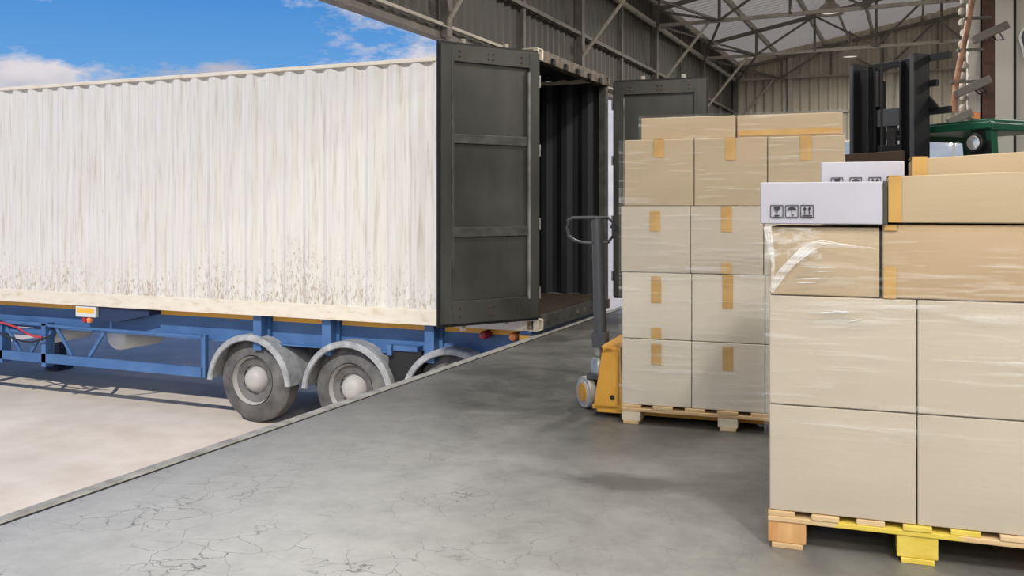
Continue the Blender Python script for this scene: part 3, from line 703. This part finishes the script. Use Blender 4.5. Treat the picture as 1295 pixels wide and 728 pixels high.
# film round pallet A
e = .012
fa = thing('stretch_wrap', 'clear wrinkled plastic film around the further carton stack', 'plastic wrap', (OA[0], OA[1], 0), aA)
bm = BM(); film_sheet(bm, [(-e, DA+e), (-e, -e), (WA+e+.005, -e), (WA+e+.005, DA+e), (-e, DA+e)], HA+.02, zA-.005, nz=70, seed=3); obj('film_skin', bm, 'film', fa, True)
bm = BM(); film_sheet(bm, [(.09, DA-.06), (.09, .085), (1.29, .075), (1.29, DA-.06)], zA+.002, zA+.150, nz=10, seed=9); obj('film_skin', bm, 'film', fa, True)

# ---- pallet B (front right)
OB = (-.539, 3.76); aB = math.radians(3.3); WB, DB, HB = 1.075, .85, .142
pallet(OB, aB, WB, DB, HB, 'wooden pallet with a yellow painted middle foot under the nearer carton stack', 'pine', 'pine_orange', .142, True, 7)
def put(o, u, v, z, da=0): o.location = local(OB, aB, u, v, z); o.rotation_euler = (0, 0, aB+da)
zb1, zb2, zb3 = HB, HB+.415, HB+.415+.425
bw = .533
lab = {(0, 0): 'large carton at bottom left of the nearer stack, resting on the pallet', (0, 1): 'large carton at bottom right of the nearer stack, cut by the frame',
       (1, 0): 'large carton second from bottom, left side of the nearer stack', (1, 1): 'large carton second from bottom, right side of the nearer stack'}
for r in range(2):
    for c in range(2):
        o = carton('carton', bw, DB-.02, (.415, .425)[r], 'cardboard_pale', .006, seed=20+r*2+c)
        put(o, c*bw+.003, .01-(.004 if r else 0), (zb1, zb2)[r]); tag(o, lab[(r, c)], 'carton', 'large cartons on the nearer pallet')
o = carton('carton', .405, DB-.03, .268, 'cardboard', .006, seed=31); put(o, .004, .02, zb3); tag(o, 'carton wrapped in crumpled film under the white marked box', 'carton')
bm = BM(); bx(bm, -.001, .002, 0, .1, 0, .2)
bm.free()
o = carton('carton', .66, DB-.03, .280, 'cardboard_warm', .006, seed=33); put(o, .415, .012, zb3); tag(o, 'wide carton with a wide tape strip, third layer right of the nearer stack', 'carton')
tape(o, .006, .050, .0, .12); tape(o, .008, .052, .255, .276)
z4 = zb3+.270
# white box with handling marks
def white_box(w_, d, h, label, u, v, z, da, s=1.0):
    r = thing('white_box', label, 'box', (0, 0, 0)); put(r, u, v, z, da)
    b = carton('body', w_, d, h, 'carton_white', .002, seed=w_*7); b.parent = r
    if s == 1: bm = BM(); bx(bm, w_-.002, w_+.012, -.002, d, .002, h-.002); tag(obj('end_flap', bm, 'flap_dark', r), 'dark end edge')
    def marks(x, z0, kind):
        q = .046; bm = BM(); t = .0024; y0, y1 = -.0045, -.0015
        def st(a, b, tt=t): 
            aa = Vector((x+a[0]*q, -.003, z0+a[1]*q)); bb = Vector((x+b[0]*q, -.003, z0+b[1]*q)); d_ = bb-aa
            n_ = Vector((-d_.z, 0, d_.x)).normalized()*tt/2
            vs = [aa+n_, bb+n_, bb-n_, aa-n_]
            A = [bm.verts.new((p.x, y0, p.z)) for p in vs]; B = [bm.verts.new((p.x, y1, p.z)) for p in vs]
            for i in range(4): bm.faces.new((A[i], A[(i+1) % 4], B[(i+1) % 4], B[i]))
            bm.faces.new(A); bm.faces.new(B)
        def poly(ps):
            A = [bm.verts.new((x+p[0]*q, y0, z0+p[1]*q)) for p in ps]; B = [bm.verts.new((x+p[0]*q, y1, z0+p[1]*q)) for p in ps]
            for i in range(len(ps)): bm.faces.new((A[i], A[(i+1) % len(ps)], B[(i+1) % len(ps)], B[i]))
            bm.faces.new(A); bm.faces.new(B)
        for a, b_ in (((0, 0), (1, 0)), ((1, 0), (1, 1)), ((1, 1), (0, 1)), ((0, 1), (0, 0))): st(a, b_)
        if kind == 0:      # glass with a crack
            poly([(.25, .92), (.78, .92), (.70, .60), (.54, .48), (.48, .48), (.32, .60)]); st((.51, .5), (.51, .16), .004); st((.3, .13), (.72, .13), .004); st((.45, .9), (.8, .7), .001)
        elif kind == 1:    # umbrella
            poly([(.12, .58), (.2, .75), (.38, .87), (.5, .9), (.62, .87), (.8, .75), (.88, .58), (.7, .64), (.5, .6), (.3, .64)]); st((.5, .62), (.5, .2)); st((.5, .2), (.6, .14)); st((.6, .14), (.68, .22))
        else:              # two arrows up over a bar
            for cx in (.32, .68):
                st((cx, .25), (cx, .72), .004); poly([(cx-.14, .66), (cx, .92), (cx+.14, .66)])
            st((.12, .13), (.88, .13), .004)
        obj('printed_mark', bm, 'print_black', r)
    for i in range(3): marks(.042+i*.056 if s == 1 else .045+i*.075, h*.17 if s == 1 else h*.56, i)
    return r
white_box(.452, .40, .166, 'white box with three printed handling marks on the front left corner of the nearer stack', -.030, -.008, z4+.006, 0)
o = carton('carton', .66, .40, .178, 'cardboard', .003, seed=41, tilt=.018); put(o, .437, -.002, zb3+.283); tag(o, 'shallow carton right of the white marked box, on the nearer stack', 'carton')
tape(o, .0, .045, .004, .174, top=.1765, dtop=.3)
white_box(.335, .36, .262, 'second white box standing behind the front white box, only its top showing', .180, .435, z4+.004, 0, 2)
o = carton('carton', .56, .40, .262, 'cardboard', .003, seed=43, tilt=.03); put(o, .545, .44, zb3+.283); tag(o, 'long carton at the back of the top layer of the nearer stack', 'carton')
tape(o, -.004, .054, .004, .266, top=.267, dtop=.3)
# film round pallet B, with a crumpled bunch over the third layer
fb = thing('stretch_wrap', 'clear glossy plastic film around the nearer stack, bunched white at its upper left corner', 'plastic wrap', (OB[0], OB[1], 0), aB)
bm = BM(); film_sheet(bm, [(-e, DB+e), (-e, -.016), (WB+e, -.016), (WB+e, DB+e), (-e, DB+e)], HB+.30, zb3+.255, nz=60, seed=14, amp=.005); obj('film_skin', bm, 'film', fb, True)
def ribbon(pts, w0, seed, m='film_bunched'):
    bm = BM(); rows = []
    for i, (u, z, w_) in enumerate(pts):
        t = i/(len(pts)-1); row = []
        a = pts[max(i-1, 0)]; b = pts[min(i+1, len(pts)-1)]; d = Vector((b[0]-a[0], 0, b[1]-a[1])).normalized(); nn = Vector((-d.z, 0, d.x))
        for j in range(9):
            s = (j/8-.5)*w_
            p = Vector((u, -.017, z))+nn*s
            p.y -= .003*abs(math.sin(j*1.9+i*.35+seed))+.003*math.sin(PI*j/8)
            row.append(bm.verts.new(p))
        rows.append(row)
    for A, B in zip(rows, rows[1:]):
        for j in range(8): bm.faces.new((A[j], A[j+1], B[j+1], B[j]))
    return obj('film_fold', bm, m, fb, True)
def crumple(u0, u1, z0, z1, seed):
    bm = BM(); rows = []
    for i in range(29):
        row = []
        for j in range(25):
            u, z = u0+(u1-u0)*i/28, z0+(z1-z0)*j/24
            q = noise.noise(Vector((u*22+seed, z*30, 3)))+.6*noise.noise(Vector((u*60, z*48+seed, 1)))
            row.append(bm.verts.new((u, -.0175-.004*abs(q), z)))
        rows.append(row)
    for A, B in zip(rows, rows[1:]):
        for j in range(24): bm.faces.new((A[j], A[j+1], B[j+1], B[j]))
    return obj('film_fold', bm, 'film_crumple', fb, True)
crumple(-.008, .20, zb3+.14, zb3+.262, 2)
def smooth_path(k, n=26):
    out = []
    for i in range(n):
        t = i/(n-1)*(len(k)-1); q = min(int(t), len(k)-2); f = t-q; f2 = f*f*(3-2*f)*.4+f*.6
        out.append(tuple(k[q][c]+(k[q+1][c]-k[q][c])*f2 for c in range(3)))
    return out
ribbon(smooth_path([(.015, zb3+.015, .018), (.045, zb3+.075, .034), (.09, zb3+.130, .030), (.15, zb3+.185, .040), (.20, zb3+.205, .028), (.28, zb3+.195, .016), (.39, zb3+.187, .007)]), .02, 1)
ribbon(smooth_path([(.0, zb3+.268, .03), (.01, zb3+.20, .026), (.022, zb3+.12, .012), (.016, zb3+.03, .010)]), .02, 4)
for k, (u, z, l, dz) in enumerate([(.13, zb3+.115, .12, -.004), (.17, zb3+.095, .09, .004), (.10, zb3+.065, .13, .006), (.11, zb3+.05, .07, .003), (.16, zb3-.062, .20, .006), (.22, zb3-.05, .10, -.004), (.30, zb3-.09, .05, .01)]):
    ribbon(smooth_path([(u, z, .001), (u+l*.3, z+dz*.5, .006), (u+l*.7, z+dz, .005), (u+l, z+dz*1.2, .001)], 10), .01, k)

# ------------------------------------------------------------------ pallet jack
J = thing('pallet_jack', 'yellow hand pallet jack with black tiller handle pushed under the further pallet', 'pallet jack', local(OA, aA, -.185, .40, 0), aA)
# local: forks run +x under the pallet
for s in (-.20, .20):
    bm = BM(); prism(bm, [(0, .03), (1.05, .03), (1.12, .045), (1.12, .065), (1.05, .078), (0, .078)], s-.075, s+.075, 'xz')
    obj('fork', bm, 'jack_yellow', J, bevel=.004)
    bm = BM(); lathe(bm, [(.024, -.03), (.024, .03)], (1.0, s, .026), 'y', 14); obj('fork_roller', bm, 'wheel_rubber', J)
bm = BM()
for s in (-.275, .265): prism(bm, [(-.005, .045), (.165, .06), (.165, .10), (.148, .42), (.0+.055, .44), (.03, .40), (-.02, .08)], s, s+.01, 'xz')
prism(bm, [(.04, .40), (.15, .42), (.15, .44), (.03, .45)], -.275, .275, 'xz')
bx(bm, .13, .15, -.275, .275, .08, .43); bx(bm, -.03, .13, -.275, .275, .05, .075)
obj('chassis', bm, 'jack_yellow', J, bevel=.004)
bm = BM(); lathe(bm, [(.014, .0), (.014, -.008), (.006, -.010)], (.10, -.275, .13), 'y', 14); obj('bolt', bm, 'rubber', J)
bm = BM(); lathe(bm, [(.045, .22), (.055, .225), (.055, .30), (.048, .31), (.048, .335), (.03, .345), (.03, .46)], (-.055, 0, 0), 'z', 20); obj('pump', bm, 'jack_silver', J, True)
bm = BM(); bar(bm, (-.075, -.10, .215), (-.075, .10, .215), .08, .03); bar(bm, (-.080, 0, .21), (-.085, 0, .10), .03, .03); tube(bm, [(-.085-.07*math.sin(.838), -.07*math.cos(.838), .104), (-.085+.07*math.sin(.838), .07*math.cos(.838), .104)], .012, 8); obj('wheel_fork', bm, 'jack_steel', J)
for s in (-1, 1):
    bm = BM(); lathe(bm, [(.02, -.03), (.072, -.03), (.078, -.024), (.10, -.024), (.104, -.015), (.104, .015), (.10, .024), (.078, .024), (.072, .03), (.02, .03)], (0, 0, 0), 'y', 28)
    wa_ = math.radians(-48); wh = obj('steer_wheel', bm, 'wheel_rubber', J, True, loc=(-.085-s*.060*math.sin(wa_), s*.060*math.cos(wa_), .104), rotz=wa_)
    bm = BM(); lathe(bm, [(.02, -.036), (.060, -.034), (.066, -.02), (.066, .02), (.060, .034), (.02, .036)], n=20, axis='y'); obj('hub', bm, 'jack_yellow', wh, True)
bm = BM(); tube(bm, [(-.045, 0, .42), (-.05, 0, .62), (-.07, 0, 1.24)], [.044, .044, .036], 12); bx(bm, -.09, .0, -.055, .055, .40, .50)
obj('tiller', bm, 'jack_steel', J, True)
bm = BM()
loop = [(-.09, 0, 1.08), (-.14, -.0, 1.085), (-.20, 0, 1.10), (-.235, .0, 1.13), (-.245, .0, 1.18), (-.24, 0, 1.235), (-.21, 0, 1.250), (-.10, 0, 1.252), (-.0, 0, 1.250), (.03, 0, 1.22), (.03, 0, 1.13), (0, 0, 1.09), (-.05, 0, 1.08)]
def rotp(p): return (p[0]*1.05, p[1]+(p[0]+.07)*.35, p[2])
tube(bm, [rotp(p) for p in loop], .011, 8)
tube(bm, [rotp((-.065, 0, 1.14)), rotp((-.06, 0, 1.25))], .028, 10)
bar(bm, rotp((.02, 0, 1.20)), rotp((.10, .05, 1.12)), .02, .03)
obj('grip_loop', bm, 'mast_grey', J, True)

# ------------------------------------------------------------------ forklift (faces toward the camera's left)
ang = math.atan2(-.40, .47)                 # mast runs along local x; body behind it along +y
F = thing('forklift', 'green forklift with a tall black mast parked behind the carton stacks', 'forklift', (-.27, 9.76, 0), ang)
MT = 2.745
for s in (-1, 1):
    bm = BM(); x = s*.29
    bx(bm, x-.09, x+(.09 if s > 0 else .13), .00, .025, .12, MT-.02 if s > 0 else MT-.06); bx(bm, x-s*.09-.012, x-s*.09+.012, -.06, .12, .12, MT-.05); bx(bm, x+s*.07, x+s*.095, -.09, .12, .12, MT); bx(bm, x-.05, x+.05, .05, .15, .12, 2.1)
    obj('mast_rail', bm, 'mast_black', F, bevel=.004)
    bm = BM(); bx(bm, x+s*.075-.02, x+s*.075+.02, -.10, -.085, .3, MT-.02); obj('rail_edge', bm, 'mast_grey', F)
    bm = BM(); tube(bm, [(s*.15, .10, .3), (s*.15, .10, 2.55)], .03, 10); obj('lift_cylinder', bm, 'mast_black', F)
for z0, z1, m_ in ((MT-.09, MT-.02, 'mast_black'), (2.10, 2.27, 'mast_grey'), (1.84, 1.92, 'mast_black'), (.5, .65, 'mast_black')):
    bm = BM(); bx(bm, -.29, .29, .03, .06, z0, z1); obj('cross_member', bm, m_, F, bevel=.004)
bm = BM(); bx(bm, -.05, .05, .04, .08, 1.9, 2.1); tube(bm, [(-.10, .03, 1.7), (-.10, .03, 2.7)], .014, 6); tube(bm, [(-.17, .05, 2.3), (-.17, .05, 2.65)], .045, 8); obj('chain', bm, 'rubber', F)
bm = BM(); bx(bm, -.50, .32, -.17, -.13, 1.50, 1.84); bx(bm, -.50, .5, -.16, -.11, .35, .45); bx(bm, -.5, -.42, -.16, -.12, .3, 1.5); bx(bm, .24, .32, -.16, -.12, .3, 1.5); obj('carriage', bm, 'carriage_brown', F, bevel=.004)
for s in (-.28, .22):
    bm = BM(); prism(bm, [(-.20, .06), (-.17, .06), (-.17, .8), (-.21, .8)], s-.05, s+.05, 'yz'); prism(bm, [(-1.15, .06), (-.17, .055), (-.17, .10), (-1.15, .075)], s-.05, s+.05, 'yz'); obj('fork', bm, 'mast_grey', F)
for z, l in ((2.71, .24), (2.47, .10), (2.21, .24)):
    bm = BM(); bx(bm, .36, .37+l, .10, .14, z-.03, z+.03)
    if z < 2.3: prism(bm, [(.37, z), (.37+l*.6, z), (.37, z+.16)], .10, .13, 'xz')
    obj('mast_bracket', bm, 'mast_black', F)
# body
GX, GY = .84, .50
bm = BM()
bx(bm, -.48, .52, .35, 1.15, .30, .70); prism(bm, [(1.0, .30), (2.25, .28), (2.35, .5), (2.30, 1.05), (2.0, 1.15), (1.1, 1.12), (1.0, .7)], -.50, .54, 'yz'); prism(bm, [(.30, .3), (.5, .3), (.5, 1.25), (.38, 1.3)], -.42, .46, 'yz')
obj('body', bm, 'cab_green', F, bevel=.02)
bm = BM(); GZ2 = 2.08
prism(bm, [(-.46, .38), (GX, .30), (GX+.04, .34), (GX+.04, 1.75), (-.5, 1.75), (-.5, .42)], GZ2-.02, GZ2+.035, 'xy')
bx(bm, -.50, GX+.05, .28, .36, GZ2-.06, GZ2+.01); bx(bm, GX-.02, GX+.06, .30, 1.78, GZ2-.07, GZ2+.0); bx(bm, -.52, -.45, .36, 1.78, GZ2-.07, GZ2+.0)
obj('overhead_guard', bm, 'cab_green', F, bevel=.012)
for x, y in ((GX, .36), (-.47, .40), (GX, 1.72), (-.47, 1.72)):
    bm = BM(); bar(bm, (x, y+(.10 if y < 1 else .12), .7 if y < 1 else 1.05), (x, y, GZ2-.02), .07, .08); obj('guard_pillar', bm, 'cab_green', F, bevel=.01)
bm = BM(); prism(bm, [(GX-.18, 2.04), (GX+.02, 2.06), (GX+.02, 1.70), (GX-.19, 1.70), (GX-.20, 1.8)], .33, .37, 'xz'); obj('lamp_bracket', bm, 'mast_black', F)
for x, lb in ((GX-.10, None), (-.38, None)):
    bm = BM(); lathe(bm, [(.05, .36), (.085, .30), (.09, .26), (.08, .25)], (x, 0, 1.90), 'y', 20); h = obj('headlamp', bm, 'mast_black', F, True)
    bm = BM(); lathe(bm, [(.02, .28), (.078, .262), (.06, .242), (.02, .236)], (x, 0, 1.90), 'y', 20); obj('lens', bm, 'lens', h, True)
bm = BM(); prism(bm, [(1.0, 1.12), (1.55, 1.12), (1.6, 1.2), (1.02, 1.24)], -.25, .3, 'yz'); prism(bm, [(1.45, 1.2), (1.6, 1.2), (1.72, 1.68), (1.6, 1.7)], -.22, .27, 'yz'); obj('seat', bm, 'rubber', F, bevel=.02)
bm = BM(); tube(bm, [(0, .62, 1.1), (0, .78, 1.45)], .02, 8); pts = [(.17*math.cos(t*PI/10), .78+.05*math.sin(t*PI/10), 1.47+.15*math.sin(t*PI/10)) for t in range(20)]; tube(bm, pts, .014, 8, closed=True); obj('steering_wheel', bm, 'rubber', F, True)
for x in (-.46, .50):
    for y, r_ in ((.55, .32), (1.95, .25)):
        bm = BM(); lathe(bm, [(.1, -.09), (r_*.6, -.10), (r_*.95, -.10), (r_, -.07), (r_, .07), (r_*.95, .10), (r_*.6, .10), (.1, .09)], (x, y, r_), 'x', 28); obj('wheel', bm, 'tyre', F, True)

# ------------------------------------------------------------------ column, pipes and partition behind the forklift
def camp(px, d, z):                          # a spot on the ground plan seen at picture column px, d metres deep
    lat = (px-647)/1187*d; s, c = math.sin(math.radians(23.4)), math.cos(math.radians(23.4))
    return Vector((-s*d+c*lat, c*d+s*lat, z))
rd = math.radians
p = camp(1248, 12.2, 0); p_col = p.copy()
col = thing('steel_column', 'rust-brown steel column with pale box casing behind the forklift', 'column', p, rd(10))
bm = BM(); bx(bm, -.075, .075, -.07, -.055, 0, 6.0); bx(bm, -.075, .075, .055, .07, 0, 6.0); bx(bm, -.006, .006, -.06, .06, 0, 6.0); bx(bm, -.14, .14, -.14, .14, 0, .02); obj('shaft', bm, 'rust', col)
bm = BM(); bx(bm, -.23, -.085, -.02, .10, 0, 6.0); bx(bm, -.26, -.10, -.05, -.02, 1.9, 2.1); obj('casing', bm, 'panel_white', col, bevel=.008)
bm = BM(); bx(bm, -.25, -.10, -.07, -.02, 2.44, 2.54); obj('warning_beacon', bm, 'lamp_orange', col, bevel=.01)
bm = BM()
for k in range(11):
    z = 2.55+k*.14; lathe(bm, [(.02, 0), (.045, .01), (.05, .06), (.035, .09), (.02, .10)], (-.30+.015*math.sin(k*2), -.03, z), 'z', 10)
obj('cable_run', bm, 'steel_light', col, True)
pp = thing('copper_pipe', 'leaning copper-brown pipe beside the column', 'pipe', camp(1214, 11.9, 0), rd(10))
bm = BM(); tube(bm, [(-.08, 0, 2.52), (-.05, 0, 2.9), (.10, 0, 3.7), (.28, 0, 4.7)], .038, 12); obj('pipe_run', bm, 'copper_pipe', pp, True)
for z, x in ((2.9, -.05), (3.3, .02), (3.7, .10)):
    bm = BM(); bx(bm, x-.06, x+.26, -.03, .03, z-.015, z+.015); obj('pipe_clamp', bm, 'steel_dark', pp)
for px, z, lb in ((1252, 3.22+.25, 'upper grey floodlight fixed to the column above the forklift'), (1230, 2.80, 'middle grey floodlight fixed to the column'), (1213, 2.42, 'lowest small grey floodlight just above the green guard')):
    d = 11.6; q = camp(px, d, z); fl = thing('floodlight', lb, 'floodlight', q, rd(14), 'floodlights on the column')
    sz = .20 if z > 2.6 else .14
    bm = BM(); bar(bm, (-sz, 0, -.09*sz/.2), (sz, 0, .09*sz/.2), .10, .10); obj('housing', bm, 'floodlight_grey', fl, bevel=.012)
    bm = BM(); tube(bm, [(0, .03, 0), (.10, .10, -.08), (.22, .2, -.06), (.2, .3, .05)], .010, 6); obj('cable', bm, 'rubber', fl, True)
    cw = Vector((p_col[0], p_col[1], z)); m4 = Matrix.Translation(q) @ Matrix.Rotation(rd(14), 4, 'Z'); e_ = m4.inverted() @ cw
    bm = BM(); e_.z = 0; bar(bm, (0, 0, 0), tuple(e_*.82), .03, .03); obj('arm', bm, 'floodlight_grey', fl)
# pale partition at the right edge
q0 = camp(1257, 12.9, 0)
part = BM(); bx(part, 0, .23, -.02, .10, 0, 5.6); bx(part, .27, 3.2, .02, .12, 0, 5.6); struct('wall_partition', part, 'panel_white', 'pale panel partition at the right edge', loc=q0, rotz=rd(5))
bm = BM(); bx(bm, .23, .27, .0, .10, 0, 5.6); struct('trim_%d' % pi, bm, 'rubber', 'dark joint in the pale partition', loc=q0, rotz=rd(5)); pi += 1
wn = thing('window_2', 'dark slanted window in the pale partition', None, q0, rd(5)); wn['kind'] = 'structure'
bm = BM(); P_ = [(.31, 3.62), (.34, 3.72), (1.4, 3.72), (1.4, 2.85), (.50, 2.85)]
prism(bm, P_, .0, .02, 'xz'); obj('pane', bm, 'mast_grey', wn)
bm = BM()
for a, b_ in zip(P_, P_[1:]+P_[:1]): bar(bm, (a[0], .0, a[1]), (b_[0], .0, b_[1]), .03, .03)
obj('window_frame', bm, 'frame_white', wn)
